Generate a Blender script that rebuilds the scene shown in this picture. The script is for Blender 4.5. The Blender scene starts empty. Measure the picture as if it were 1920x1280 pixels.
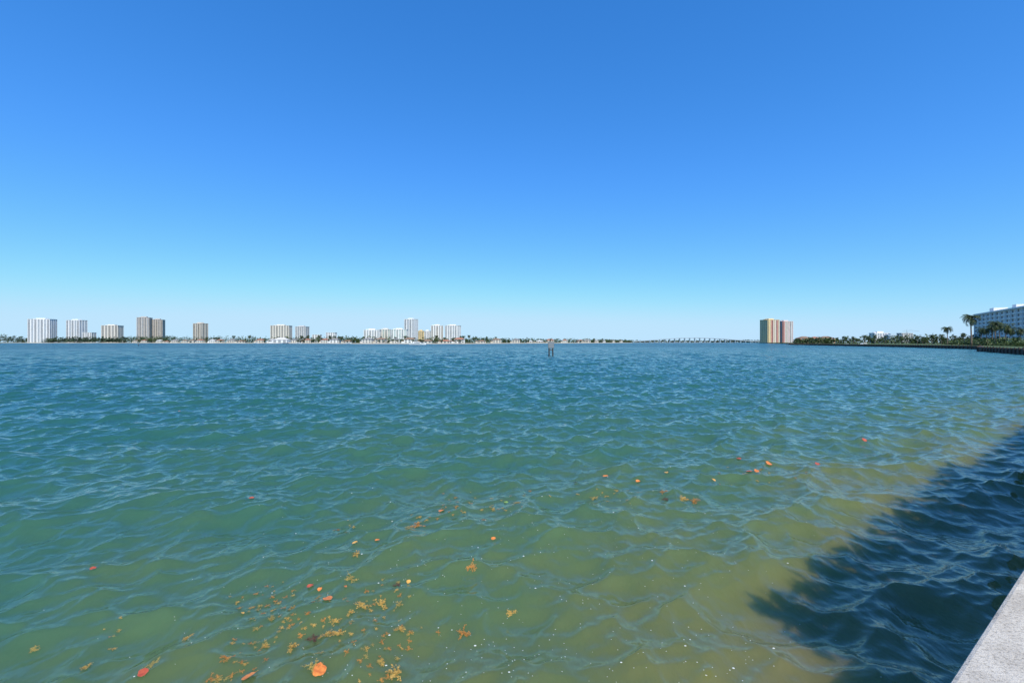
import bpy, math, random
import numpy as np
from mathutils import Vector, Matrix
random.seed(7)
rng = np.random.RandomState(11)
S = bpy.context.scene
COL = S.collection
F = 853.0; EYE = 3.0; HZ = 641.0
def bx(px, D): return (px-960.0)/F*D           # bearing -> metres at distance D
def hz(py, D): return EYE+(HZ-py)/F*D          # elevation -> metres

# ------------------------------------------------------------------ materials
def new_mat(name):
    m = bpy.data.materials.new(name); m.use_nodes = True
    nt = m.node_tree
    return m, nt, nt.nodes['Principled BSDF']
def mat(name, c, rough=0.8, var=0.15, scale=1.0, spec=0.3, c2=None, bump=0.0, detail=4.0, metallic=0.0, transl=0.0):
    m, nt, b = new_mat(name)
    g = nt.nodes.new('ShaderNodeNewGeometry')
    n = nt.nodes.new('ShaderNodeTexNoise'); n.inputs['Scale'].default_value = scale; n.inputs['Detail'].default_value = detail
    nt.links.new(g.outputs['Position'], n.inputs['Vector'])
    r = nt.nodes.new('ShaderNodeValToRGB')
    a = [max(0, v*(1-var)) for v in c]; d = [min(1, v*(1+var)) for v in c]
    if c2: a = list(c); d = list(c2)
    r.color_ramp.elements[0].position = 0.32; r.color_ramp.elements[1].position = 0.68
    r.color_ramp.elements[0].color = (*a, 1); r.color_ramp.elements[1].color = (*d, 1)
    nt.links.new(n.outputs['Fac'], r.inputs['Fac'])
    nt.links.new(r.outputs['Color'], b.inputs['Base Color'])
    b.inputs['Roughness'].default_value = rough
    b.inputs['Specular IOR Level'].default_value = spec
    b.inputs['Metallic'].default_value = metallic
    if bump > 0:
        bp = nt.nodes.new('ShaderNodeBump'); bp.inputs['Strength'].default_value = 0.6; bp.inputs['Distance'].default_value = bump
        nt.links.new(n.outputs['Fac'], bp.inputs['Height']); nt.links.new(bp.outputs['Normal'], b.inputs['Normal'])
    return m
M = {}
M['white'] = mat('white_paint', (0.78,0.78,0.77), var=0.05, scale=0.2)
M['offwhite'] = mat('cream_stucco', (0.70,0.66,0.59), var=0.07, scale=0.3)
M['beige'] = mat('beige_concrete', (0.62,0.56,0.48), var=0.08, scale=0.2)
M['tan'] = mat('tan_concrete', (0.48,0.44,0.40), var=0.1, scale=0.2)
M['greyc'] = mat('grey_concrete', (0.56,0.55,0.54), var=0.1, scale=0.2)
M['bluegrey'] = mat('blue_grey_concrete', (0.40,0.50,0.56), var=0.08, scale=0.05)
M['yellow'] = mat('yellow_stucco', (0.74,0.58,0.32), var=0.08, scale=0.2)
M['red'] = mat('red_stucco', (0.54,0.27,0.23), var=0.08, scale=0.2)
M['pink'] = mat('pink_stucco', (0.66,0.54,0.51), var=0.08, scale=0.2)
M['orange'] = mat('orange_stucco', (0.55,0.30,0.17), var=0.08, scale=0.2)
M['glass'] = mat('hazed_dark_glass', (0.085,0.10,0.115), rough=0.15, var=0.3, scale=0.15, spec=0.5)  # far tower glass lightened in colour to stand in for distance haze
M['glassb'] = mat('blue_window_glass', (0.13,0.18,0.23), rough=0.15, var=0.3, scale=0.15, spec=0.6)
M['glassd'] = mat('shaded_window_glass', (0.03,0.05,0.07), rough=0.2, var=0.5, scale=0.25, spec=0.3)
M['glassg'] = mat('green_window_glass', (0.18,0.32,0.30), rough=0.15, var=0.3, scale=0.15, spec=0.6)
M['tile'] = mat('red_roof_tile', (0.36,0.16,0.10), var=0.25, scale=1.2)
M['tilew'] = mat('pale_roof_tile', (0.58,0.56,0.53), var=0.12, scale=1.2)
M['tileg'] = mat('grey_roof_tile', (0.25,0.24,0.23), var=0.15, scale=1.2)
M['tileb'] = mat('brown_roof_tile', (0.24,0.16,0.11), var=0.2, scale=1.2)
M['leaf'] = mat('foliage', (0.022,0.045,0.014), rough=0.6, c2=(0.080,0.115,0.035), scale=0.35)
M['leafn'] = mat('hedge_leaf', (0.03,0.06,0.02), rough=0.5, c2=(0.10,0.14,0.04), scale=3)
M['mangrove'] = mat('haze_tinted_mangrove', (0.030,0.055,0.035), rough=0.7, c2=(0.07,0.11,0.06), scale=0.06)  # bluish green puts distance haze into the foliage colour
M['palm'] = mat('palm_frond', (0.022,0.040,0.012), rough=0.5, c2=(0.075,0.10,0.035), scale=0.8)
M['bark'] = mat('palm_bark', (0.16,0.12,0.09), var=0.3, scale=3, bump=0.03)
M['grass'] = mat('grass', (0.05,0.08,0.02), c2=(0.10,0.13,0.04), scale=0.6)
M['sand'] = mat('sand', (0.50,0.43,0.32), var=0.12, scale=0.5)
M['timber'] = mat('weathered_timber', (0.085,0.06,0.045), var=0.35, scale=2)
M['pile'] = mat('pile_timber', (0.04,0.035,0.03), var=0.3, scale=5)
M['sign'] = mat('sign_panel_paint', (0.20,0.23,0.25), var=0.1, scale=8)
M['gel'] = mat('boat_gelcoat', (0.80,0.80,0.78), rough=0.25, var=0.03, spec=0.5)
M['steel'] = mat('painted_steel', (0.35,0.37,0.40), rough=0.5)

def mat_concrete():
    m, nt, b = new_mat('seawall_concrete')
    N = nt.nodes.new; L = nt.links.new
    g = N('ShaderNodeNewGeometry')
    n1 = N('ShaderNodeTexNoise'); n1.inputs['Scale'].default_value = 3.0; n1.inputs['Detail'].default_value = 8; n1.inputs['Roughness'].default_value = 0.65
    n2 = N('ShaderNodeTexNoise'); n2.inputs['Scale'].default_value = 55; n2.inputs['Detail'].default_value = 6; n2.inputs['Roughness'].default_value = 0.75
    for x in (n1, n2): L(g.outputs['Position'], x.inputs['Vector'])
    r = N('ShaderNodeValToRGB'); e = r.color_ramp.elements
    e[0].position = 0.35; e[0].color = (0.48,0.43,0.36,1); e[1].position = 0.65; e[1].color = (0.74,0.68,0.58,1)
    L(n1.outputs['Fac'], r.inputs['Fac'])
    r2 = N('ShaderNodeValToRGB'); e = r2.color_ramp.elements
    e[0].position = 0.36; e[0].color = (0.40,0.38,0.35,1); e[1].position = 0.5; e[1].color = (1,1,1,1)
    L(n2.outputs['Fac'], r2.inputs['Fac'])
    mx = N('ShaderNodeMix'); mx.data_type = 'RGBA'; mx.blend_type = 'MULTIPLY'; mx.inputs['Factor'].default_value = 0.8
    L(r.outputs['Color'], mx.inputs['A']); L(r2.outputs['Color'], mx.inputs['B'])
    L(mx.outputs['Result'], b.inputs['Base Color'])
    b.inputs['Roughness'].default_value = 0.9; b.inputs['Specular IOR Level'].default_value = 0.2
    bp = N('ShaderNodeBump'); bp.inputs['Strength'].default_value = 0.9; bp.inputs['Distance'].default_value = 0.010
    L(n2.outputs['Fac'], bp.inputs['Height']); L(bp.outputs['Normal'], b.inputs['Normal'])
    return m
M['concrete'] = mat_concrete()

# ------------------------------------------------------------------ mesh builder
class MB:
    def __init__(s): s.v = []; s.f = []; s.m = []
    def quad(s, pts, mi=0):
        i = len(s.v); s.v += [tuple(p) for p in pts]; s.f.append(tuple(range(i, i+len(pts)))); s.m.append(mi)
    def box(s, x0, x1, y0, y1, z0, z1, mi=0):
        i = len(s.v)
        s.v += [(x0,y0,z0),(x1,y0,z0),(x1,y1,z0),(x0,y1,z0),(x0,y0,z1),(x1,y0,z1),(x1,y1,z1),(x0,y1,z1)]
        for q in ((0,3,2,1),(4,5,6,7),(0,1,5,4),(1,2,6,5),(2,3,7,6),(3,0,4,7)):
            s.f.append(tuple(i+k for k in q)); s.m.append(mi)
    def tube(s, pts, rad, n=8, mi=0, cap=True):
        i0 = len(s.v)
        for k, p in enumerate(pts):
            p = Vector(p)
            a = Vector(pts[max(0,k-1)]); b = Vector(pts[min(len(pts)-1,k+1)])
            t = (b-a).normalized()
            u = t.cross(Vector((0.13,1,0.07))); 
            if u.length < 0.01: u = t.cross(Vector((1,0,0)))
            u.normalize(); w = t.cross(u)
            r = rad[k] if hasattr(rad, '__len__') else rad
            for j in range(n):
                an = 2*math.pi*j/n
                s.v.append(tuple(p+u*(r*math.cos(an))+w*(r*math.sin(an))))
        for k in range(len(pts)-1):
            for j in range(n):
                a = i0+k*n+j; b = i0+k*n+(j+1)%n
                s.f.append((a,b,b+n,a+n)); s.m.append(mi)
        if cap:
            s.f.append(tuple(i0+j for j in range(n))[::-1]); s.m.append(mi)
            s.f.append(tuple(i0+(len(pts)-1)*n+j for j in range(n))); s.m.append(mi)
    def mesh(s, name, mats, smooth=False):
        me = bpy.data.meshes.new(name); me.from_pydata(s.v, [], s.f)
        for m in mats: me.materials.append(m)
        me.polygons.foreach_set('material_index', s.m)
        if smooth: me.polygons.foreach_set('use_smooth', [True]*len(s.f))
        me.update(); return me
def obj(name, data, parent=None, loc=None, rz=0, **kw):
    o = bpy.data.objects.new(name, data); COL.objects.link(o)
    if parent: o.parent = parent
    if loc is not None: o.location = loc
    if rz: o.rotation_euler = (0,0,rz)
    for k, v in kw.items(): o[k] = v
    return o
def build(name, mb, mats, parent=None, loc=None, rz=0, smooth=False, **kw):
    return obj(name, mb.mesh(name, mats, smooth), parent, loc, rz, **kw)
def copy_thing(src, loc, rz=0, sc=1.0, label=None):
    c = src.copy(); COL.objects.link(c); c.location = loc; c.rotation_euler = (0,0,rz); c.scale = (sc,sc,sc)
    if label: c['label'] = label
    for ch in src.children:
        k = ch.copy(); COL.objects.link(k); k.parent = c
    return c

# ------------------------------------------------------------------ water
DIRW = math.atan2(-0.88, 0.48)
NW = 200
lam = 0.11*(7.0/0.11)**(np.arange(NW)/(NW-1.0))
th = DIRW + rng.normal(0, 1, NW)*np.interp(np.log(lam), [np.log(0.13),np.log(1),np.log(9)], [0.95,0.72,0.40])
ph = rng.uniform(0, 2*math.pi, NW)
slope = np.interp(np.log(lam), np.log([0.11,0.2,0.35,0.7,1.3,2.5,4.5,7.0]), [0.010,0.028,0.041,0.041,0.033,0.022,0.011,0.005])
slope = slope*rng.uniform(0.5,1.5,NW)
kk = 2*math.pi/lam; amp = slope/kk
dx = np.cos(th); dy = np.sin(th)
CH = 1.0
def wave(X, Y):
    ox = np.zeros_like(X); oy = np.zeros_like(X); oz = np.zeros_like(X)
    for i in range(NW):
        p = kk[i]*(dx[i]*X+dy[i]*Y)+ph[i]
        c = np.cos(p)*amp[i]; s_ = np.sin(p)*amp[i]*CH
        oz += c; ox -= dx[i]*s_; oy -= dy[i]*s_
    return ox, oy, oz
KX, KY = kk*dx, kk*dy
def surf(x, y):
    P = []
    for (X, Y) in ((x,y),(x+.05,y),(x,y+.05)):
        p = KX*X+KY*Y+ph; s_ = np.sin(p)*amp*CH
        P.append(Vector((X-float((dx*s_).sum()), Y-float((dy*s_).sum()), float((np.cos(p)*amp).sum()))))
    n = (P[1]-P[0]).cross(P[2]-P[0]).normalized()
    return P[0], n
def surf_at(px, py):
    """surface point seen at a bearing/depression from the eye"""
    s_ = (py-HZ)/F; u = (px-960)/F
    D = EYE/s_; qx, qy = u*D, D
    for _ in range(6):
        P, n = surf(qx, qy)
        D = (EYE-P.z)/s_; tx, ty = u*D, D
        qx += 0.8*(tx-P.x); qy += 0.8*(ty-P.y)
    return surf(qx, qy)
def make_water():
    ang = np.concatenate([np.linspace(-120,-55,40)[:-1], np.linspace(-55,57,900), np.linspace(57,120,40)[1:]])*math.pi/180
    r = [0.6]
    while r[-1] < 4500:
        q = r[-1]
        k = 0.03 if q < 3 else (0.0032 if q < 80 else (0.0045 if q < 220 else (0.009 if q < 600 else 0.03)))
        r.append(q*(1+k))
    r = np.array(r); nr = len(r); na = len(ang)
    X = r[:,None]*np.sin(ang)[None,:]; Y = r[:,None]*np.cos(ang)[None,:]
    Z = np.zeros_like(X); X2 = X.copy(); Y2 = Y.copy()
    dr = np.gradient(r); cell = np.maximum(dr, r*0.0022)
    for i in range(NW):
        w = np.clip((lam[i]/cell-2.2)/1.8, 0, 1)
        n = int(np.max(np.nonzero(w>0)[0])+1) if (w>0).any() else 0
        if n == 0: continue
        w = w[:n,None]
        p = kk[i]*(dx[i]*X[:n]+dy[i]*Y[:n])+ph[i]
        s_ = np.sin(p)*(amp[i]*CH)*w
        Z[:n] += np.cos(p)*amp[i]*w
        X2[:n] -= dx[i]*s_; Y2[:n] -= dy[i]*s_
    co = np.stack([X2,Y2,Z], -1).reshape(-1,3).astype(np.float32)
    me = bpy.data.meshes.new('water')
    me.vertices.add(nr*na); me.vertices.foreach_set('co', co.ravel())
    a = (np.arange(nr-1)[:,None]*na+np.arange(na-1)[None,:]).ravel()
    q = np.stack([a, a+1, a+na+1, a+na], -1).astype(np.int32).copy()
    A_, B_, C_ = co[q[5000,0]], co[q[5000,1]], co[q[5000,2]]
    if np.cross(B_-A_, C_-B_)[2] < 0: q = q[:, ::-1].copy()
    nf = len(q)
    me.loops.add(nf*4); me.loops.foreach_set('vertex_index', q.ravel())
    me.polygons.add(nf); me.polygons.foreach_set('loop_start', np.arange(nf, dtype=np.int32)*4)
    me.polygons.foreach_set('loop_total', np.full(nf, 4, dtype=np.int32))
    me.update(calc_edges=True)
    me.polygons.foreach_set('use_smooth', np.ones(nf, dtype=bool))
    return me
D2 = (0.823, 0.568); NR = (0.568, -0.823)
def mat_water():
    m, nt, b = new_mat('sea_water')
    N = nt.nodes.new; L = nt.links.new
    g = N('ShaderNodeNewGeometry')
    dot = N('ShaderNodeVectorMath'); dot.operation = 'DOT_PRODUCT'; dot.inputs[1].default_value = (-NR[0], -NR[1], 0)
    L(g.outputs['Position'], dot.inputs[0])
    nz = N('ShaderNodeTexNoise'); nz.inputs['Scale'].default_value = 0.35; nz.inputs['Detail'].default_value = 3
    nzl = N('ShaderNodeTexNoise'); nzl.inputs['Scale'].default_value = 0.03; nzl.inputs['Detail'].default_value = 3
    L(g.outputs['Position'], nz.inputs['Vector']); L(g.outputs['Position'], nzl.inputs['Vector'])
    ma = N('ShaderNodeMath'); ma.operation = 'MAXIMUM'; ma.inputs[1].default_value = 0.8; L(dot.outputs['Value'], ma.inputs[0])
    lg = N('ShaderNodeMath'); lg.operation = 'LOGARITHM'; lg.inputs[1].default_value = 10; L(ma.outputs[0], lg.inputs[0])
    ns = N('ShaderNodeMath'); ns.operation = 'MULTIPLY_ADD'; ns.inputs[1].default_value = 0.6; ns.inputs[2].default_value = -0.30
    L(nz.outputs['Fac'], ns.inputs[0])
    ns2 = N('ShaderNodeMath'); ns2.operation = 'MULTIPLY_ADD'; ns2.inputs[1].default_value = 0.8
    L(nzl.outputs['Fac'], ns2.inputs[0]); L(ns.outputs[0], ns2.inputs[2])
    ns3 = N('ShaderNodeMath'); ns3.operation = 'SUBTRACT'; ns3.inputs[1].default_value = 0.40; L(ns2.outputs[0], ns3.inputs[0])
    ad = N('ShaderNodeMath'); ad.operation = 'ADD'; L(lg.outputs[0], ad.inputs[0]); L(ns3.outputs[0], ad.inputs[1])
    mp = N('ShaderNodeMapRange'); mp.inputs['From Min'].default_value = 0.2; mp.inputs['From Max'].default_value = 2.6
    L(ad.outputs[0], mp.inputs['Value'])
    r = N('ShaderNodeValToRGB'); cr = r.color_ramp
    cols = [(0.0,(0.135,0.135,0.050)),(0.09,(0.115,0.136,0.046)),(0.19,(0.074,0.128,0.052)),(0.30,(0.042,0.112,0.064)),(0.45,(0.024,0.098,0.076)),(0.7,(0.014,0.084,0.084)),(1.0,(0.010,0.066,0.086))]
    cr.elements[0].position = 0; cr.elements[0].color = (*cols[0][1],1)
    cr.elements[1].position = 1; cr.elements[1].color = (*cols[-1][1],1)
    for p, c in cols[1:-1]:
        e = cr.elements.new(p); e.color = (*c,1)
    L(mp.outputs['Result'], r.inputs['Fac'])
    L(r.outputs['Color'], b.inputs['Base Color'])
    b.inputs['IOR'].default_value = 1.34
    b.subsurface_method = 'BURLEY'
    b.inputs['Subsurface Weight'].default_value = 0.95
    b.inputs['Subsurface Radius'].default_value = (0.5,0.8,0.8)
    b.inputs['Subsurface Scale'].default_value = 0.8
    ln = N('ShaderNodeVectorMath'); ln.operation = 'LENGTH'; L(g.outputs['Position'], ln.inputs[0])
    mr = N('ShaderNodeMapRange'); mr.inputs['From Min'].default_value = 10; mr.inputs['From Max'].default_value = 300
    mr.inputs['To Min'].default_value = 0.05; mr.inputs['To Max'].default_value = 0.26
    L(ln.outputs['Value'], mr.inputs['Value']); L(mr.outputs['Result'], b.inputs['Roughness'])
    ms = N('ShaderNodeMapRange'); ms.inputs['From Min'].default_value = 15; ms.inputs['From Max'].default_value = 400
    ms.inputs['To Min'].default_value = 0.62; ms.inputs['To Max'].default_value = 0.26
    L(ln.outputs['Value'], ms.inputs['Value']); L(ms.outputs['Result'], b.inputs['Specular IOR Level'])
    mpn = N('ShaderNodeMapping'); mpn.inputs['Rotation'].default_value = (0,0,-DIRW); mpn.inputs['Scale'].default_value = (1.0,0.5,1.0)
    L(g.outputs['Position'], mpn.inputs['Vector'])
    last = None
    for sc_, det, dist, near, farv, d0, d1 in ((10,3,0.02,0.6,0.3,10,80),(1.3,4,0.55,0.05,1.0,20,120),(0.22,3,2.4,0.0,1.0,100,450)):
        n1 = N('ShaderNodeTexNoise'); n1.inputs['Scale'].default_value = sc_; n1.inputs['Detail'].default_value = det; n1.inputs['Roughness'].default_value = 0.55
        L(mpn.outputs['Vector'], n1.inputs['Vector'])
        bb = N('ShaderNodeBump'); bb.inputs['Distance'].default_value = dist
        mb_ = N('ShaderNodeMapRange'); mb_.inputs['From Min'].default_value = d0; mb_.inputs['From Max'].default_value = d1
        mb_.inputs['To Min'].default_value = near; mb_.inputs['To Max'].default_value = farv
        L(ln.outputs['Value'], mb_.inputs['Value']); L(mb_.outputs['Result'], bb.inputs['Strength'])
        L(n1.outputs['Fac'], bb.inputs['Height'])
        if last: L(last.outputs['Normal'], bb.inputs['Normal'])
        last = bb
    L(last.outputs['Normal'], b.inputs['Normal'])
    return m
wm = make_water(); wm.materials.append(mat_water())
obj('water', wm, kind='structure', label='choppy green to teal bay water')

# ------------------------------------------------------------------ land
OX, OY = -0.34, 0.492
near0 = [(OX+D2[0]*t, OY+D2[1]*t) for t in (-60, 0, 60, 118)]
shore = near0 + [(116,88),(121,107),(150,146),(189,183),(225,262),(257,365),(312,512),(430,700),(560,980),(700,1280),(840,1600),(1000,1760),(1500,2700)]
mbg = MB()
def off(p, d): return (p[0]+NR[0]*d, p[1]+NR[1]*d)
for a, b in zip(shore[:-1], shore[1:]):
    for d0, d1 in ((0.45,40),(40,400),(400,2500)):
        p = [off(a,d0), off(b,d0), off(b,d1), off(a,d1)]
        mbg.quad([(q[0],q[1],1.34) for q in p][::-1])
build('ground', mbg, [M['grass']], kind='structure', label='grassy shore behind the seawall')

sw = obj('seawall', None, loc=(OX,OY,0), rz=math.atan2(D2[1],D2[0]),
         label='pale concrete seawall with flat weathered cap beside the water', category='seawall')
def rounded_cap(x0, x1):
    m = MB()
    prof = [(0.06,1.22),(0.07,1.23),(0.07,1.378),(0.062,1.394),(0.045,1.40),(-0.405,1.40),(-0.424,1.394),(-0.43,1.38),(-0.43,1.22)]
    n = len(prof)
    for x in (x0, x1):
        for (y,z) in prof: m.v.append((x,y-0.07,z))
    for k in range(n):
        a = k; b = (k+1)%n
        m.f.append((a,b,b+n,a+n)); m.m.append(0)
    m.f.append(tuple(range(n))[::-1]); m.m.append(0); m.f.append(tuple(range(n,2*n))); m.m.append(0)
    return m
xs = [-60,-48,-36,-24,-12,-1.2,10.8,22.8,34.8,46.8,58.8,70.8,82.8,94.8,106.8,118]
for a, b in zip(xs[:-1], xs[1:]):
    build('wall_cap', rounded_cap(a+0.006,b-0.006), [M['concrete']], parent=sw)
m = MB(); m.box(-60,118,-0.40,-0.06,-1.5,1.22)
build('wall_panel', m, [M['concrete']], parent=sw)

def bulkhead(name, path, z1, matk, label, step):
    m = MB(); e = obj(name, None, loc=(path[0][0],path[0][1],0), label=label, category='bulkhead')
    ox, oy = path[0]
    for a, b in zip(path[:-1], path[1:]):
        u = Vector((b[0]-a[0], b[1]-a[1])); L_ = u.length; u.normalize(); n = Vector((-u.y,u.x))
        q = [Vector(a)+n*0.3, Vector(b)+n*0.3, Vector(b)-n*0.6, Vector(a)-n*0.6]
        q = [(p.x-ox,p.y-oy) for p in q]
        for i in range(4):
            c, d = q[i], q[(i+1)%4]
            m.quad([(c[0],c[1],-1),(d[0],d[1],-1),(d[0],d[1],z1),(c[0],c[1],z1)])
        m.quad([(p[0],p[1],z1) for p in q])
        k = int(L_/step)
        for i in range(k):
            p = Vector(a)+u*(i*step+random.uniform(0,.3))+n*0.5
            m.tube([(p.x-ox,p.y-oy,-1),(p.x-ox,p.y-oy,z1+random.uniform(0.05,0.45))], 0.16, 6)
    build('wall_face', m, [matk], parent=e)
bulkhead('bulkhead', shore[3:12], 1.42, M['timber'], 'long dark timber bulkhead with piles along the shore', 3.5)

far = [(-900,1700),(-150,1500),(0,1500),(240,1400),(330,1150),(600,900),(690,730),(865,730),(960,930),(1100,1200),(1185,1650),(1150,2400),(1560,2500)]
fp = [(bx(p,d),d) for p,d in far]
m = MB(); ms = MB()
for a, b in zip(fp[:-1], fp[1:]):
    sa = 5500/math.hypot(*a); sb = 5500/math.hypot(*b)
    m.quad([(a[0],a[1],1.1),(b[0],b[1],1.1),(b[0]*sb,b[1]*sb,1.1),(a[0]*sa,a[1]*sa,1.1)])
    ka = 1-9/math.hypot(*a); kb = 1-9/math.hypot(*b)
    ms.quad([(a[0]*ka,a[1]*ka,-0.2),(b[0]*kb,b[1]*kb,-0.2),(b[0],b[1],1.1),(a[0],a[1],1.1)])
build('far_ground', m, [M['grass']], kind='structure', label='low green land across the bay')
build('far_beach', ms, [M['sand']], kind='structure', label='thin pale beach and bulkhead line across the bay')
def farD(px):
    return float(np.interp(px, [f[0] for f in far[:11]], [f[1] for f in far[:11]]))

# ------------------------------------------------------------------ foliage
def foliage(m, cx, cy, cz, rx, ry, rz_, n, size, mi=0, rnd=random):
    for _ in range(n):
        while True:
            a, b, c = rnd.uniform(-1,1), rnd.uniform(-1,1), rnd.uniform(-1,1)
            q = a*a+b*b+c*c
            if 0.12 < q < 1: break
        s = size*rnd.uniform(0.6,1.3)
        p = Vector((cx+a*rx, cy+b*ry, cz+c*rz_))
        n1 = Vector((rnd.gauss(0,1), rnd.gauss(0,1), rnd.gauss(0,1)+0.5)).normalized()
        u = n1.orthogonal().normalized(); w = n1.cross(u)
        m.quad([p-u*s-w*s*.35, p+u*s*.2-w*s*.6, p+u*s+w*s*.2, p-u*s*.1+w*s*.6], mi)
def treeline(name, segs, matk, label, dens, size, cnt=30):
    m = MB()
    for (p0,d0,t0),(p1,d1,t1) in zip(segs[:-1], segs[1:]):
        L_ = math.hypot(bx(p1,d1)-bx(p0,d0), d1-d0); n = max(2, int(L_/dens))
        for i in range(n):
            f = (i+random.random())/n
            px = p0+(p1-p0)*f; D = d0+(d1-d0)*f+random.uniform(-8,12)
            top = (t0+(t1-t0)*f)
            H = hz(top, D)*random.uniform(0.55,1.08)
            H = max(H, 2.2)
            r = dens*random.uniform(0.8,1.5)
            foliage(m, bx(px,D), D, 1.0+H*0.52, r, r, H*0.5, cnt, size*random.uniform(.7,1.2))
    return build(name, m, [matk], kind='stuff', label=label)
treeline('mangrove_trees', [(-160,1505,628),(0,1505,627),(30,1505,629),(60,1500,632),(240,1405,631)], M['mangrove'], 'dense dark green mangrove belt along the far water edge', 4, 2.4)
treeline('shore_trees', [(240,1430,630),(330,1195,630),(600,945,631),(690,775,631),(865,775,632),(960,975,634),(1100,1240,635),(1185,1680,637)], M['leaf'], 'mass of green garden trees behind waterfront houses', 4, 1.4)
treeline('distant_trees', [(1120,2420,637.5),(1300,2450,638),(1560,2450,636)], M['mangrove'], 'haze-tinted low tree belt beyond the bridge', 10, 4)
treeline('park_trees', [(1490,560,636),(1560,470,631),(1640,460,631),(1700,440,630),(1760,400,628),(1830,380,624),(1900,330,626)], M['leaf'], 'mass of shrubs and trees behind the shore bulkhead', 2.4, 1.0, 44)
treeline('shore_hedge', [(1770,330,640),(1815,255,639),(1850,218,638),(1890,190,637),(1930,165,637),(1990,150,636)], M['leafn'], 'low dark green hedge and shrubs in front of the condominium', 1.6, .45, 46)

def broad_tree(h, r, seed):
    rd = random.Random(seed)
    e = obj('broadleaf_tree', None)
    t = MB(); t.tube([(0,0,0),(0.1,0,h*0.2),(0.15,0.1,h*0.42)], [h*.035,h*.028,h*.02], 8)
    cr = MB()
    for i in range(7):
        a = i*2*math.pi/7+rd.uniform(-.3,.3); rr = r*rd.uniform(.35,.7); z = h*rd.uniform(.55,.85)
        e2 = (math.cos(a)*rr, math.sin(a)*rr, z)
        t.tube([(0.1,0.05,h*.36),(e2[0]*.45,e2[1]*.45,h*.55),e2],[h*.018,h*.012,h*.005],5)
        foliage(cr, *e2, r*.45, r*.45, h*.17, 110, r*.075, rnd=rd)
    foliage(cr, 0,0,h*.82, r*.5,r*.5,h*.18, 140, r*.075, rnd=rd)
    build('trunk', t, [M['bark']], parent=e); build('crown', cr, [M['leaf']], parent=e)
    return e
def palm(h, seed, fr=2.6, nf=20, lean=0.5):
    rd = random.Random(seed)
    e = obj('palm_tree', None)
    t = MB(); pts = []; rad = []
    la = rd.uniform(0,6.28)
    for i in range(9):
        f = i/8; pts.append((math.cos(la)*lean*f*f, math.sin(la)*lean*f*f, h*f)); rad.append(0.24-0.10*f+(0.10 if i==0 else 0))
    t.tube(pts, rad, 8)
    top = Vector(pts[-1]); c = MB()
    for i in range(nf):
        a = i*2.399+rd.uniform(-.2,.2); el = math.radians(rd.uniform(-25,80)); L_ = fr*rd.uniform(.85,1.15)
        hd = Vector((math.cos(a),math.sin(a),0)); side = Vector((-math.sin(a),math.cos(a),0))
        P = [top.copy()]; ang = el; n = 10
        for k in range(n):
            ang -= math.radians(rd.uniform(8,14))
            P.append(P[-1]+(hd*math.cos(ang)+Vector((0,0,1))*math.sin(ang))*L_/n)
        c.tube(P, [0.035]*3+[0.02]*(n-2), 4, cap=False)
        for k in range(1,n+1):
            w = L_*0.26*math.sin(math.pi*min(1,(k+1.5)/(n+2.5)))**.7
            tdir = (P[k]-P[k-1])
            for sgn in (-1,1):
                for q in (0.0,0.5):
                    b0 = P[k-1]+tdir*q
                    tip = b0+side*sgn*w+tdir*1.1-Vector((0,0,1))*w*rd.uniform(.25,.75)
                    c.quad([b0, b0+tdir*.46, tip])
    build('trunk', t, [M['bark']], parent=e, smooth=True); build('crown', c, [M['palm']], parent=e)
    return e
palms_src = [palm(9,1,3.2,30), palm(9,2,3.5,28,.9), palm(9,3,3.0,32,.3)]
used = [False]*3
def place_palm(px, top, D, sc=None, label='tall coconut palm with arching green fronds', group='palm trees along the shore', z0=1.34):
    H = hz(top, D)-z0
    sc = H/11.2
    k = random.randrange(3)
    src = palms_src[k]
    if not used[k]:
        used[k] = True; o = src; o.location = (bx(px,D),D,z0); o.scale = (sc,)*3
    else: o = copy_thing(src, (bx(px,D),D,z0), random.uniform(0,6.28), sc)
    o['label'] = label; o['category'] = 'palm tree'; o['group'] = group
    return o
for px,top,D in [(1821,583,230),(1776,608,290),(1866,597,205),(1850,611,215),(1884,604,200),(1838,610,245),(1874,601,225),(1912,612,185),(1806,623,300),(1747,625,340),(1860,606,212),(1892,612,208),
                 (1758,628,330),(1730,629,390),(1700,631,410),(1620,626,440),(1600,629,450),(1570,631,480),(1660,628,430),(1676,631,420),(1790,627,310),(1720,627,370),(1585,633,470),(1630,629,430),(1640,626,440),(1690,628,420),(1740,630,380),(1765,624,350)]:
    s_ = 'tall coconut palm with arching green fronds by the bulkhead' if D<260 else 'slender palm in the shoreline park'
    place_palm(px, top, D, label=s_)
bt = broad_tree(7, 4, 5); first = True
for px,top,D in [(1735,633,330),(1768,632,320),(1798,632,300),(1815,632,280),(1690,634,390),(1650,634,410),(1830,634,250),(1608,634,430),(1905,634,210),(1858,634,240),(1842,635,235),(1880,634,225)]:
    H = max(4, hz(top,D)-1.34); sc = H/7
    if first: o = bt; o.location = (bx(px,D),D,1.34); o.scale = (sc,)*3; first = False
    else: o = copy_thing(bt, (bx(px,D),D,1.34), random.uniform(0,6), sc)
    o['label'] = 'rounded leafy shade tree on the grassy shore'; o['category'] = 'tree'; o['group'] = 'shade trees along the shore'
for i in range(38):
    px = random.uniform(250,1150); D = farD(px)+random.uniform(12,60)
    place_palm(px, random.uniform(626,633) if px<960 else random.uniform(632,636), D, label='small distant palm beside waterfront houses', group='palms on the far shore', z0=1.1)

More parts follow.
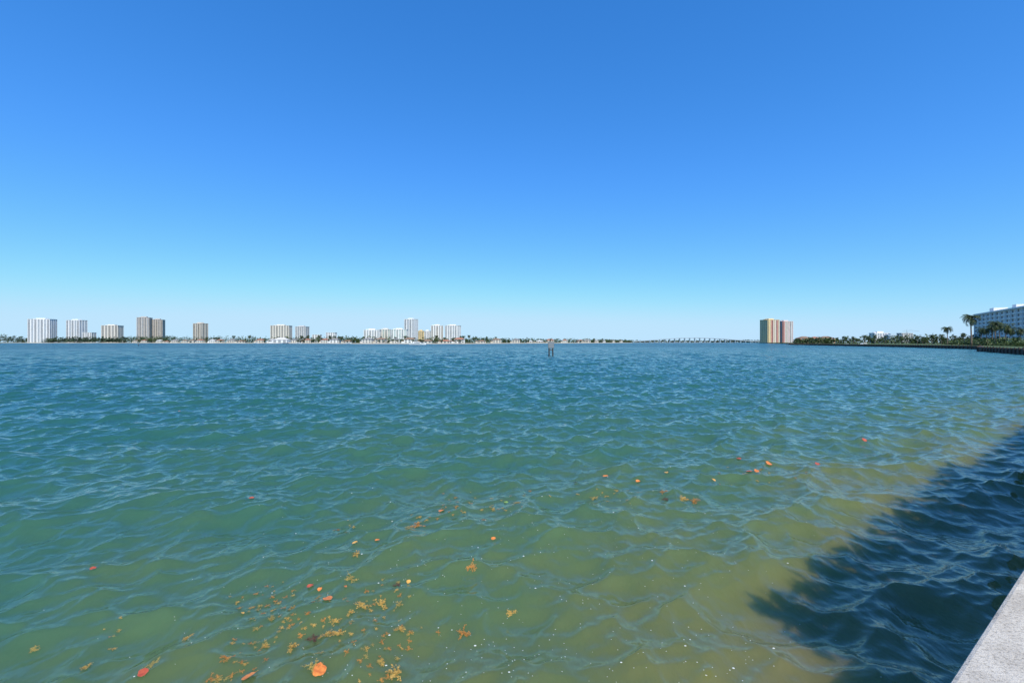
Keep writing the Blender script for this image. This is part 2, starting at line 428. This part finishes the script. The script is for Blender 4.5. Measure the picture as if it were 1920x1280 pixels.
# ------------------------------------------------------------------ towers
def tower(px0, px1, top, D, wall='white', glass='glass', bays=5, rot=0, label='', bal=None, cols=None, depth=0.6, name='apartment_tower', cat='apartment tower', fl=3.1, pent=True, balpat=2):
    w = (px1-px0)/F*D; H = hz(top, D)-1.1
    Hm = H-(4.0 if pent else 1.0)
    n = max(2, int(round(Hm/fl))); f = Hm/n; d = w*depth
    th_ = math.radians(rot)
    w = w/(abs(math.cos(th_))+depth*abs(math.sin(th_))); d = w*depth
    bal = bal or wall
    e = obj(name, None, loc=(bx((px0+px1)/2,D), D+d*0.5, 1.1), rz=th_, label=label, category=cat)
    g = MB(); g.box(-w/2+.6,w/2-.6,-d/2+.6,d/2-.6,0,Hm-0.02)
    build('glazing', g, [M[glass]], parent=e)
    wl = MB(); bw = w/bays
    for k in range(n):
        z = k*f
        wl.box(-w/2+.4,w/2-.4,-d/2+.4,d/2-.4,z+0.01,z+f*(0.5 if cols else 0.40))
    pm = [M[wall]]+([M[c] for c in cols] if cols else [])
    for i in range(bays+1):
        x = -w/2+i*bw; pw = bw*(0.24 if cols else 0.18)
        mi = 0 if not cols else 1+min(len(cols)-1, int(i/(bays+1)*len(cols)))
        x0 = max(-w/2, x-pw); x1 = min(w/2, x+pw)
        wl.box(x0,x1,-d/2+.1,-d/2+1.6,0,Hm,mi); wl.box(x0,x1,d/2-1.6,d/2-.1,0,Hm,mi)
    nb = max(2, int(d/7))
    for i in range(nb+1):
        y = -d/2+.12+(d-.24)*i/nb; y0 = max(-d/2+.12,y-1.6); y1 = min(d/2-.12,y+1.6)
        wl.box(-w/2+.02,-w/2+1.0,y0,y1,0,Hm-.01,0 if not cols else 1)
        wl.box(w/2-1.0,w/2-.02,y0,y1,0,Hm-.01,0 if not cols else len(cols))
    build('wall', wl, pm, parent=e)
    for i in range(bays):
        if i % balpat: continue
        b = MB(); x0 = -w/2+i*bw+bw*.2; x1 = x0+bw*.6
        b.box(x0-.25,x0,-d/2-1.3,-d/2+.45,0,Hm-.02)
        for k in range(1,n):
            z = k*f; b.box(x0,x1,-d/2-1.29,-d/2+.44,z,z+0.22); b.box(x0,x1,-d/2-1.28,-d/2-1.12,z+.2,z+1.15)
        mm = M[bal] if not cols else M[cols[min(len(cols)-1,int(i/bays*len(cols)))]]
        build('balcony_stack', b, [mm], parent=e)
    r = MB(); r.box(-w/2-.3,w/2+.3,-d/2-.3,d/2+.3,Hm,Hm+0.9)
    if pent:
        r.box(-w*.22,w*.2,-d*.2,d*.25,Hm+.9,Hm+4.0); r.box(-w*.40,-w*.27,-d*.1,d*.2,Hm+.9,Hm+2.4)
    build('roof', r, [M[wall]], parent=e)
    return e
tower(52,91,596,1480,'white','glassb',7,8,'broad white apartment tower with tall balcony columns', depth=.45)
tower(122,153,598,1500,'white','glassb',5,-8,'white apartment tower with balcony stacks', depth=.5)
tower(155,172,623,1480,'white','glass',4,0,'small white mid-rise apartment building', pent=False)
tower(189,219,608,1460,'offwhite','glass',5,10,'cream apartment tower with dark window bands', depth=.6)
tower(253,277,593,1420,'tan','glass',5,20,'tan and grey apartment tower with dark glass', bal='white', depth=.8)
tower(280,302,597,1450,'tan','glass',5,20,'tan twin apartment tower with dark glass', bal='beige', depth=.8)
tower(360,384,604,1380,'beige','glass',4,-14,'beige apartment tower with plain end wall', depth=.6)
tower(506,541,608,1350,'offwhite','glass',7,6,'wide cream apartment tower with dark window columns', bal='offwhite', depth=.5)
tower(553,575,610,1350,'greyc','glassb',5,-4,'blue grey apartment tower with glass bays', bal='white', depth=.6)
tower(585,600,627,1150,'white','glass',3,0,'small white mid-rise block among trees', pent=False)
tower(611,628,623,1180,'white','glassb',4,0,'low white mid-rise block with flat roof', pent=False)
tower(681,711,616,1200,'white','glassb',6,5,'white mid-rise apartment block with balconies', depth=.5)
tower(711,733,615,1230,'offwhite','glassg',4,-5,'cream mid-rise block with curved glass bay', depth=.6)
tower(733,762,615,1180,'white','glassg',6,0,'white mid-rise block with green tinted glass', depth=.5)
tower(757,782,596,1350,'white','glassb',4,-18,'slender tall white apartment tower', depth=.7)
tower(784,794,618,1250,'yellow','glass',3,0,'small yellow mid-rise building', depth=.9)
tower(796,806,618,1300,'white','glass',3,0,'narrow white mid-rise building', depth=.9)
tower(806,831,608,1300,'white','glass',5,10,'white apartment tower with dark window bands', bal='offwhite', depth=.6)
tower(834,863,608,1280,'white','glassb',6,-6,'broad white apartment tower with balcony columns', depth=.5)
tower(1433,1464,597,1300,'yellow','glassb',6,14,'colourful yellow and red apartment tower by the water', cols=['yellow','red','offwhite','red','offwhite'], depth=.7)
tower(1462,1489,600,1340,'pink','glassb',6,14,'pink and cream apartment tower beside its twin', cols=['red','offwhite','pink','greyc','pink'], depth=.6)
tower(1640,1668,621,950,'white','glassb',6,0,'low white office building with flat roof', depth=.5, name='office_building', cat='office building')
tower(1666,1688,625,930,'bluegrey','glassb',5,0,'low blue grey building with flat roof', depth=.5, name='office_building', cat='office building')
tower(1690,1712,624,960,'greyc','glassb',5,0,'unfinished grey building under a crane', depth=.5, pent=False, name='office_building', cat='office building')

# ------------------------------------------------------------------ houses
def hip_roof(m, w, d, z, h, ov=0.6, mi=0):
    a,b = w/2+ov, d/2+ov; r = max(0.2, a-b) if w > d else 0.2
    V = [(-a,-b,z),(a,-b,z),(a,b,z),(-a,b,z),(-r,0,z+h),(r,0,z+h)]
    i = len(m.v); m.v += V
    for q in ((0,1,5,4),(2,3,4,5),(1,2,5),(3,0,4),(3,2,1,0)):
        m.f.append(tuple(i+k for k in q)); m.m.append(mi)
def house(px, D, w, d, st, wall, roof, label, rot=0, name='house', cat='house'):
    e = obj(name, None, loc=(bx(px,D),D,1.1), rz=math.radians(rot), label=label, category=cat)
    h = 3.1*st
    m = MB(); m.box(-w/2,w/2,-d/2,d/2,0,h); m.box(-w/2-w*.25,-w/2+.02,-d/2+1,d/2-1,0,3.0); build('wall', m, [M[wall]], parent=e)
    m = MB(); hip_roof(m, w, d, h, w*.14+.4)
    m2 = MB(); hip_roof(m2, w*.3, d-2, 3.0, 1.3, .3)
    for v in m2.v: m.v.append((v[0]-w/2-w*.12, v[1], v[2]))
    o_ = len(m.v)-len(m2.v)
    for f_ in m2.f: m.f.append(tuple(o_+k for k in f_)); m.m.append(0)
    build('roof', m, [M[roof]], parent=e)
    for s_ in range(st):
        for k in range(3):
            x = -w/2+w*(k+.5)/3
            m = MB(); ww = w*.09
            m.box(x-ww,x+ww,-d/2-.08,-d/2+.1,s_*3.1+.7,s_*3.1+2.4,0); m.box(x-ww-.12,x+ww+.12,-d/2-.05,-d/2+.08,s_*3.1+.55,s_*3.1+2.55,1)
            build('window', m, [M['glass'],M['white']], parent=e)
    return e
wn = {'white':'white','offwhite':'cream','beige':'beige','yellow':'yellow','orange':'orange'}
rn = {'tile':'red tile','tilew':'pale tile','tileg':'grey','tileb':'brown tile'}
px = 232
while px < 1175:
    D = farD(px)+random.uniform(14,30)
    w = random.uniform(11,19); 
    wall = random.choice(['white','offwhite','beige','offwhite','beige']); roof = random.choice(['tile','tilew','tileg','tileb','tileb','tile'])
    st = random.choice([1,2,2])
    house(px, D, w, random.uniform(9,12), st, wall, roof, f"{'two' if st==2 else 'single'} storey {wn[wall]} waterfront house with {rn[roof]} roof", random.uniform(-12,12))
    px += w*F/D*1.3 + random.choice([1,4,8,16])
house(528, 940, 30, 16, 2, 'white', 'tilew', 'large white waterfront clubhouse with pale pyramid roof', 0, 'clubhouse', 'clubhouse')
for p,w in ((1507,24),(1527,20),(1548,26)):
    house(p, 900, w, 16, 3, 'orange', 'tileb' if p!=1527 else 'tile', 'three storey orange apartment house with brown hipped roof', random.uniform(-8,8), 'apartment_house', 'apartment house')
for i in range(44):
    px = random.uniform(240,1150); D = farD(px)+random.uniform(5,13)
    o = copy_thing(bt, (bx(px,D),D,1.1), random.uniform(0,6), random.uniform(.5,.95))
    o['label'] = 'small leafy garden tree by waterfront houses'; o['category'] = 'tree'; o['group'] = 'garden trees on the far shore'

# ------------------------------------------------------------------ shore condominium
A = Vector((397,390)); C = Vector((280,212)); u = (C-A); Lc = u.length; ang = math.atan2(u.y,u.x)
cd = obj('condominium', None, loc=(A.x,A.y,1.34), rz=ang, label='long white eight storey condominium with rows of windows', category='apartment building')
Hc = hz(589,390)-1.34
m = MB(); m.box(0,Lc,0,16,0,Hc-1.0)
fh = (Hc-1.0)/8
for k in range(1,9): m.box(-0.1,Lc,-0.45,0.02,k*fh-.35,k*fh-.08)
for i in range(0,int(Lc/10.6)+1): m.box(i*10.6-.3,i*10.6+.3,-0.9,0.01,0,Hc-.9)
build('wall', m, [M['white']], parent=cd)
m = MB(); m.box(-.5,Lc+.5,-1.1,16.5,Hc-1.0,Hc); m.box(20,30,4,12,Hc,Hc+3.5); m.box(70,78,4,12,Hc,Hc+3); build('roof', m, [M['white']], parent=cd)
def win_geo(m, x, z, w_, h_):
    m.box(x,x+w_,-.06,.05,z,z+h_,0)
    m.box(x-.10,x,-.14,.05,z-.1,z+h_+.1,1); m.box(x+w_,x+w_+.10,-.14,.05,z-.1,z+h_+.1,1)
    m.box(x-.0,x+w_,-.14,.05,z-.1,z,1); m.box(x,x+w_,-.14,.05,z+h_,z+h_+.1,1); m.box(x+w_*.5-.05,x+w_*.5+.05,-.1,.05,z,z+h_,1)
wsrc = {}
rest = MB(); cnt = 0
ncols = int(Lc/5.3)
order = [i for i in range(ncols) if i*5.3 < 112][::-1]
for i in order:
    for k in range(8):
        w_ = 3.2 if i%2 else 3.6
        x = i*5.3+(1.0 if i%2 else .8); z = k*fh+.7
        if cnt < 100:
            if w_ not in wsrc:
                mm = MB(); win_geo(mm,0,0,w_,1.75); wsrc[w_] = mm.mesh('window',[M['glassd'],M['white']])
            obj('window', wsrc[w_], parent=cd, loc=(x,0,z)); cnt += 1
        else: win_geo(rest,x,z,w_,1.75)
for i in range(ncols):
    if i*5.3 >= 112:
        for k in range(8): win_geo(rest, i*5.3+1.0, k*fh+.7, 3.2, 1.75)
build('window', rest, [M['glassd'],M['white']], parent=cd, kind='stuff')

# ------------------------------------------------------------------ bridge
br = obj('road_bridge', None, loc=(bx(1180,1720),1720,0), label='long low arched concrete road bridge over the channel', category='bridge')
LB = bx(1425,1720)-bx(1180,1720)
def dz(f): return 4.2+13.0*math.sin(math.pi*min(1,max(0,f)))**1.5
m = MB(); n = 60
for i in range(n):
    a,b = i/n,(i+1)/n
    za,zb = dz(a),dz(b); x0,x1 = a*LB,b*LB
    for (ya,yb,l0,l1) in ((-6,6,0,1.6),(-6.3,-6.05,.2,2.6),(6.05,6.3,.2,2.6)):
        V = [(x0,ya,za+l0),(x1,ya,zb+l0),(x1,yb,zb+l0),(x0,yb,za+l0),(x0,ya,za+l1),(x1,ya,zb+l1),(x1,yb,zb+l1),(x0,yb,za+l1)]
        j = len(m.v); m.v += V
        for q in ((0,3,2,1),(4,5,6,7),(0,1,5,4),(2,3,7,6)): m.f.append(tuple(j+k for k in q)); m.m.append(0)
build('deck', m, [M['bluegrey']], parent=br)  # pale blue-grey on the bridge stands in for distance haze
for i in range(1,26):
    f = i/26; m = MB(); x = f*LB
    m.box(x-.9,x+.9,-5,-3,-2,dz(f)-1); m.box(x-.9,x+.9,3,5,-2,dz(f)-1); m.box(x-1.1,x+1.1,-6,6,dz(f)-1,dz(f)-.02)
    build('pier', m, [M['bluegrey']], parent=br)

# ------------------------------------------------------------------ crane
cx, cD = bx(1700,940), 940
cr = obj('tower_crane', None, loc=(cx,cD,1.34), label='thin grey tower crane above unfinished building', category='crane')
m = MB(); Hc2 = hz(622,940)
for sx in (-.8,.8):
    for sy in (-.8,.8): m.tube([(sx,sy,0),(sx,sy,Hc2)],.14,4)
for k in range(int(Hc2/2)): m.tube([(-.8,-.8,k*2),(.8,-.8,k*2+2)],.08,4); m.tube([(.8,.8,k*2),(-.8,.8,k*2+2)],.08,4)
build('mast', m, [M['steel']], parent=cr)
m = MB(); m.tube([(-9,0,Hc2),(26,0,Hc2)],.2,4); m.tube([(0,0,Hc2+3.5),(26,0,Hc2+.1)],.1,4); m.tube([(0,0,Hc2+3.5),(-9,0,Hc2)],.1,4); m.tube([(0,0,Hc2),(0,0,Hc2+3.5)],.2,4)
build('jib', m, [M['steel']], parent=cr)

# ------------------------------------------------------------------ boats
def hull_mesh(L_, B, H):
    m = MB(); st = [(-.5,.82,0),( -.2,1,0),(.1,.98,.05),(.3,.72,.15),(.42,.38,.28),(.5,.03,.42)]
    n = len(st); 
    for (f,b,s_) in st:
        x = f*L_; w = B/2*b; top = H*(1+s_)
        m.v += [(x-(.04*L_ if f>.4 else 0),0,-.4*H),(x,-w*.75,0),(x,-w,top),(x,w,top),(x,w*.75,0)]
    for i in range(n-1):
        for k in range(5):
            a = i*5+k; b = i*5+(k+1)%5; m.f.append((a,a+5,b+5,b)); m.m.append(0)
    m.f.append((0,1,2,3,4)); m.m.append(0)
    return m
def boat(px, D, L_, rot, label, fly=True, group=None):
    e = obj('motor_boat', None, loc=(bx(px,D),D,0.0), rz=math.radians(rot), label=label, category='boat')
    B = L_*.28; H = L_*.085
    build('hull', hull_mesh(L_,B,H), [M['gel']], parent=e)
    m = MB(); 
    def wedge(x0,x1,x2,x3,w,z0,z1,mi):
        i = len(m.v); m.v += [(x0,-w,z0),(x3,-w*.8,z0),(x3,w*.8,z0),(x0,w,z0),(x1,-w*.9,z1),(x2,-w*.7,z1),(x2,w*.7,z1),(x1,w*.9,z1)]
        for q in ((4,5,6,7),(0,1,5,4),(1,2,6,5),(2,3,7,6),(3,0,4,7)): m.f.append(tuple(i+k for k in q)); m.m.append(mi)
    wedge(-.28*L_,-.26*L_,.12*L_,.26*L_,B*.38,H*1.0,H*1.75,0)
    build('cabin', m, [M['gel']], parent=e)
    m = MB(); m.box(-.22*L_,.14*L_,-B*.385,B*.385,H*1.25,H*1.55); build('window', m, [M['glass']], parent=e)
    if fly:
        m = MB(); m.box(-.25*L_,.06*L_,-B*.33,B*.33,H*1.752,H*2.05)
        for sx in (-.2,.0):
            for sy in (-.3,.3): m.tube([(sx*L_,sy*B,H*2.05),(sx*L_,sy*B,H*2.7)],.05,5)
        m.box(-.24*L_,.04*L_,-B*.34,B*.34,H*2.7,H*2.78); build('flybridge', m, [M['gel']], parent=e)
    return e
boat(783, 520, 19, 8, 'white motor yacht cruising near the far shore')
boat(905, 820, 10, -20, 'small white motor boat near pale beach', False)
boat(1618, 380, 12, 200, 'white moored motor boat beside timber dock')
boat(1588, 430, 10, 30, 'white cabin boat moored by the shore', False)
boat(1676, 330, 9, 195, 'white open boat moored near the bulkhead', False)
boat(560, 860, 12, 5, 'white motor boat near waterfront houses', False)
boat(655, 780, 12, 170, 'white motor boat moored by waterfront houses')
boat(480, 960, 12, 0, 'white motor boat at a private dock', False)

# ------------------------------------------------------------------ dock
dk = obj('dock', None, loc=(bx(1480,430),430,0), rz=math.radians(-4), label='dark timber dock on piles reaching from shore', category='dock')
Ld = bx(1560,430)-bx(1480,430)+4
m = MB()
for i in range(int(Ld/2)): m.box(i*2+.03,i*2+1.97,-1.2,1.2,1.15,1.3)
m.box(0,Ld,-1.1,-.9,.95,1.148); m.box(0,Ld,.9,1.1,.95,1.148)
build('deck', m, [M['timber']], parent=dk)
for i in range(0,int(Ld/4)+1):
    for sy in (-1.35,1.35):
        m = MB(); m.tube([(i*4,sy,-1.5),(i*4,sy,1.9)],.17,7); build('pile', m, [M['timber']], parent=dk)

# ------------------------------------------------------------------ channel markers
def marker(px, base, label, sc=1.0, two=True):
    D = F*EYE/(base-HZ)
    e = obj('channel_marker', None, loc=(bx(px,D),D,0), rz=0.12, label=label, category='channel marker')
    hgt = 2.6*sc
    for x in ((-.42,.42) if two else (0,)):
        m = MB(); m.tube([(x,0,-2),(x*.96,0,hgt*.75)],[.16,.13],9); build('pile', m, [M['pile']], parent=e)
    m = MB(); m.box(-.62,.62,-.23,-.17,hgt*.62,hgt*1.1,0)
    if two: m.box(-.66,.66,-.19,-.14,hgt*.62-.05,hgt*1.1+.05,1)
    build('sign_panel', m, [M['sign'],M['timber']], parent=e)
    m = MB(); m.box(-.5,.5,-.165,-.05,hgt*.45,hgt*.52); build('crossbar', m, [M['timber']], parent=e)
marker(1033, 667, 'twin pile channel marker with pale square panel', 1.05)
marker(260, 649, 'distant single pile channel marker with small panel', 1.0, False)
for px_ in (1475,1492):
    e = obj('mooring_pile', None, loc=(bx(px_,400),400,0), label='dark wooden mooring pile standing in the water', category='mooring pile')
    e['group'] = 'mooring piles'
    m = MB(); m.tube([(0,0,-2),(0,0,1.6)],[.2,.16],8); m.tube([(0,0,1.6),(0,0,1.75)],[.17,.05],8); build('pole', m, [M['pile']], parent=e)

# ------------------------------------------------------------------ clipped hedge behind the wall (outside the frame, added and shaped to cast the shade)
def shrub(t, back, h, r, seed):
    rd = random.Random(seed)
    x = OX+D2[0]*t+NR[0]*back; y = OY+D2[1]*t+NR[1]*back
    e = obj('shade_shrub', None, loc=(x,y,1.34), rz=math.atan2(D2[1],D2[0]), label='unseen clipped shrub added behind the seawall to shade the water', category='shrub', group='unseen shrubs added for shade')
    tr = MB(); cr_ = MB()
    for i in range(5):
        a = rd.uniform(0,6.28); tr.tube([(0,0,0),(math.cos(a)*r*.3,math.sin(a)*r*.3,h*.4),(math.cos(a)*r*.5,math.sin(a)*r*.5,h*.8)],[.06,.04,.02],6)
    for _ in range(1400):
        p = Vector((rd.uniform(-r,r), rd.uniform(-.75,.75), rd.uniform(.15,h)))
        s = .12*rd.uniform(.7,1.3)
        n1 = Vector((rd.gauss(0,1), rd.gauss(0,1), rd.gauss(0,1)+.5)).normalized(); u = n1.orthogonal().normalized(); w_ = n1.cross(u)
        cr_.quad([p-u*s-w_*s*.4, p+u*s*.3-w_*s*.8, p+u*s+w_*s*.2, p-u*s*.1+w_*s*.8])
    build('trunk', tr, [M['bark']], parent=e); build('crown', cr_, [M['leafn']], parent=e)
t = 5.3; i = 0
while t < 60:
    shrub(t, 1.3, 2.35+random.uniform(-.2,.2), .8, 100+i); t += 1.35; i += 1

# ------------------------------------------------------------------ floating leaves, seaweed, foam
def leafmat(name, c, c2): return mat(name, c, rough=0.45, c2=c2, scale=25, spec=0.4)
LM = {'orange':leafmat('orange_leaf',(0.50,0.13,0.03),(0.80,0.28,0.06)), 'red':leafmat('red_leaf',(0.35,0.06,0.03),(0.55,0.12,0.05)),
      'gold':leafmat('gold_leaf',(0.60,0.30,0.05),(0.75,0.42,0.10)), 'green':leafmat('green_leaf',(0.18,0.30,0.05),(0.30,0.42,0.08))}
def leaf_mesh(seed, mk):
    rd = random.Random(seed); m = MB(); n = 18
    c = (0,0,0.0); m.v.append(c)
    for ring in (0.5,1.0):
        for j in range(n):
            a = 2*math.pi*j/n; r = ring*(1+.08*math.sin(3*a+seed)+.05*math.sin(5*a+2*seed)+rd.uniform(-.06,.06))
            if ring == 1.0 and j == 0: r *= .8
            m.v.append((r*math.cos(a), r*.86*math.sin(a), (.16*ring**2*abs(math.sin(a)) + .16*ring*ring*math.cos(a+seed)) + rd.uniform(-.03,.03)))
    for j in range(n): m.f.append((0,1+j,1+(j+1)%n)); m.m.append(0)
    for j in range(n): m.f.append((1+j,1+n+j,1+n+(j+1)%n,1+(j+1)%n)); m.m.append(0)
    m.tube([(.8,0,.02),(1.15,.05,.06),(1.35,.12,.05)],[.04,.03,.02],5)
    return m.mesh('fallen_leaf',[LM[mk]], True)
leafs = {k:[leaf_mesh(i*3+j, k) for j in range(2)] for i,k in enumerate(LM)}
weedm = [mat('golden_seaweed',(0.30,0.17,0.03),rough=.6,c2=(0.56,0.36,0.09),scale=30), mat('olive_seaweed',(0.20,0.15,0.04),rough=.6,c2=(0.40,0.30,0.08),scale=30), mat('dark_seaweed',(0.05,0.025,0.02),rough=.6,c2=(0.14,0.07,0.04),scale=30), mat('rust_seaweed',(0.28,0.11,0.02),rough=.6,c2=(0.50,0.24,0.05),scale=30)]
def weed_mesh(seed, mk, n=70):
    rd = random.Random(seed); m = MB()
    arms = [(rd.uniform(0,6.28), rd.uniform(.5,1.2)) for _ in range(8)]
    for a, L_ in arms:
        p = Vector((0,0,0)); ang_ = a; pts = [p.copy()]
        for k in range(6):
            ang_ += rd.uniform(-.5,.5); p = p+Vector((math.cos(ang_),math.sin(ang_),rd.uniform(-.03,.06)))*L_/6; pts.append(p.copy())
        m.tube(pts, .024, 4, cap=False)
        for _ in range(n//7):
            q = pts[rd.randrange(1,7)]+Vector((rd.gauss(0,.07),rd.gauss(0,.07),rd.uniform(-.02,.10)))
            b = rd.uniform(0,6.28); l = rd.uniform(.10,.25); w = l*rd.uniform(.22,.42)
            d_ = Vector((math.cos(b),math.sin(b),rd.uniform(-.2,.5))); s_ = Vector((-math.sin(b),math.cos(b),0))
            m.quad([q, q+d_*l*.5+s_*w, q+d_*l, q+d_*l*.5-s_*w])
    return m.mesh('seaweed_clump', [weedm[mk]])
weeds = [weed_mesh(40+i, i%4, 112) for i in range(8)]
def float_obj(name, me, px, py, size, dz_=0.012, **kw):
    P, n = surf_at(px, py)
    o = bpy.data.objects.new(name, me); COL.objects.link(o)
    o.rotation_mode = 'QUATERNION'
    o.rotation_quaternion = n.to_track_quat('Z','Y') @ Matrix.Rotation(random.uniform(0,6.28),3,'Z').to_quaternion()
    o.location = P+n*dz_; o.scale = (size,)*3
    for k, v in kw.items(): o[k] = v
    return o
LV = [(598,1257,.066,'orange'),(468,1269,.062,'orange'),(615,1123,.060,'orange'),(766,1091,.03,'gold'),(828,958,.055,'orange'),(268,1262,.045,'red'),(582,1099,.04,'red'),
      (175,1066,.035,'red'),(925,1010,.035,'orange'),(707,1013,.035,'orange'),(665,1018,.04,'gold'),(472,934,.045,'red'),(1441,868,.08,'orange'),(1404,884,.06,'red'),(1418,883,.06,'orange'),
      (1196,902,.05,'orange'),(333,770,.08,'orange'),(949,942,.045,'green'),(1532,870,.06,'red'),(1250,886,.05,'gold'),(1338,900,.045,'gold'),(600,1105,.03,'orange'),(648,1100,.02,'orange'),
      (1135,893,.06,'orange'),(1385,860,.06,'red'),(1620,825,.07,'red'),(1080,905,.04,'gold'),(455,1150,.02,'gold')]
for i,(px_,py_,sz,k) in enumerate(LV):
    float_obj('fallen_leaf', leafs[k][i%2], px_, py_, sz, label=f'{k} fallen leaf floating on green water', category='leaf', group='fallen leaves floating on the water')
WD = [(883,1062,.085,3),(870,1187,.085,7),(745,1097,.06,2),(610,1190,.07,0),(632,1188,.07,4),(588,1197,.08,2),(680,1137,.09,4),(716,1135,.08,0),(748,1134,.06,1),(545,1216,.07,0),(740,1265,.10,4),(425,1234,.06,3),
      (355,1195,.05,0),(585,1250,.07,1),(548,1140,.07,4),(1278,936,.11,0),(1300,940,.11,3),(785,985,.11,3),(768,990,.09,1),(1113,930,.08,1),(1245,923,.09,3),(972,943,.08,5),(165,1250,.05,0),(60,1217,.05,5),(288,1245,.06,1),
      (668,1040,.08,4),(657,1085,.08,1),(748,1180,.06,0),(630,1165,.06,4),(960,1150,.06,0),(1248,936,.08,2),(600,1225,.05,1),(655,1150,.05,0),(510,1160,.05,5),(480,1180,.04,1)]
for px_,py_,sz,k in WD:
    float_obj('seaweed_clump', weeds[k], px_, py_, sz*1.1, .010, label=['golden','olive','dark brown','rust coloured'][k%4]+' seaweed clump drifting on the surface', category='seaweed', group='seaweed clumps drifting on the water')
cl = [(random.gauss(570,130), random.gauss(1160,65)) for _ in range(22)]+[(random.uniform(640,1480),0) for _ in range(12)]
cl = [(x, y if y else 985-(x-600)*.11+random.gauss(0,18)) for x,y in cl]
for i in range(250):
    cx_, cy_ = random.choice(cl)
    s_ = 1.6 if cy_ > 1020 else .7
    px_ = cx_+random.gauss(0,26); py_ = cy_+random.gauss(0,11)*s_
    py_ = min(1276, max(850, py_)); px_ = max(15, px_); k = random.choice([0,1,4,5,0,3,7,3])
    float_obj('seaweed_clump', weeds[k], px_, py_, random.uniform(.012,.040)*(1.3 if py_<1000 else 1), .008, label=['golden','olive','dark brown','rust coloured'][k%4]+' scrap of seaweed drifting on the surface', category='seaweed', group='seaweed clumps drifting on the water')
fm = MB(); X = []
for i in range(560):
    px_ = random.gauss(980,330); py_ = random.uniform(880,1278); D = F*EYE/(py_-HZ); X.append((bx(px_,D), D))
XA = np.array(X); ox,oy,oz = wave(XA[:,0],XA[:,1])
for i in range(len(X)):
    p = Vector((XA[i,0]+ox[i], XA[i,1]+oy[i], oz[i]+.005)); r = random.uniform(.003,.006) if random.random()<.92 else random.uniform(.007,.014)
    n=7; j0=len(fm.v); st = random.uniform(.6,1.0); a0 = random.uniform(0,6)
    for j in range(n): fm.v.append((p.x+r*math.cos(a0+j*6.283/n), p.y+r*st*math.sin(a0+j*6.283/n), p.z))
    fm.v.append((p.x,p.y,p.z+r*.5))
    for j in range(n): fm.f.append((j0+j, j0+(j+1)%n, j0+n)); fm.m.append(0)
build('foam', fm, [mat('foam_white',(0.62,0.65,0.60),var=.1)], kind='stuff', label='scattered tiny foam bubbles on the water')

# ------------------------------------------------------------------ light
sun_h = Vector((0.30,-0.954,0)).normalized(); EL = math.radians(50)
sd = Vector((sun_h.x*math.cos(EL), sun_h.y*math.cos(EL), math.sin(EL)))
ld = bpy.data.lights.new('sun','SUN'); ld.energy = 4.9; ld.angle = math.radians(0.53); ld.color = (1.0,0.95,0.87)
lo = bpy.data.objects.new('sun', ld); COL.objects.link(lo); lo.rotation_euler = sd.to_track_quat('Z','Y').to_euler(); lo.location = (0,-30,60)
w = bpy.data.worlds.new('World'); S.world = w; w.use_nodes = True
nt = w.node_tree; bg = nt.nodes['Background']
sky = nt.nodes.new('ShaderNodeTexSky'); sky.sky_type = 'NISHITA'; sky.sun_disc = False
sky.sun_elevation = EL; sky.sun_rotation = math.atan2(sd.x, sd.y)
sky.altitude = 0; sky.air_density = 1.0; sky.dust_density = 0.2; sky.ozone_density = 2.0
sep = nt.nodes.new('ShaderNodeSeparateColor'); cmb = nt.nodes.new('ShaderNodeCombineColor')
nt.links.new(sky.outputs['Color'], sep.inputs['Color'])
STR = 0.12
for ch, tint, gain, p, mxv in (('Red',0.46,1.75,1.25,0.52),('Green',1.10,0.84,0.83,0.78),('Blue',1.62,1.08,0.75,0.99)):
    a = nt.nodes.new('ShaderNodeMath'); a.operation = 'MULTIPLY'; a.inputs[1].default_value = tint*STR
    b = nt.nodes.new('ShaderNodeMath'); b.operation = 'POWER'; b.inputs[1].default_value = p
    c = nt.nodes.new('ShaderNodeMath'); c.operation = 'MULTIPLY'; c.inputs[1].default_value = gain/STR
    d = nt.nodes.new('ShaderNodeMath'); d.operation = 'SMOOTH_MIN'; d.inputs[1].default_value = mxv/STR; d.inputs[2].default_value = 0.15/STR
    nt.links.new(sep.outputs[ch], a.inputs[0]); nt.links.new(a.outputs[0], b.inputs[0]); nt.links.new(b.outputs[0], c.inputs[0]); nt.links.new(c.outputs[0], d.inputs[0]); nt.links.new(d.outputs[0], cmb.inputs[ch])
nt.links.new(cmb.outputs['Color'], bg.inputs['Color'])
bg.inputs['Strength'].default_value = STR

# ------------------------------------------------------------------ camera
cam = bpy.data.cameras.new('camera'); cam.lens = 16; cam.sensor_width = 36; cam.clip_end = 20000; cam.clip_start = 0.05; cam.shift_y = 1/1920
co = bpy.data.objects.new('camera', cam); COL.objects.link(co); co.location = (0,0,EYE); co.rotation_euler = (math.radians(90),0,0)
S.camera = co
S.view_settings.view_transform = 'Standard'; S.view_settings.look = 'None'; S.view_settings.exposure = 0
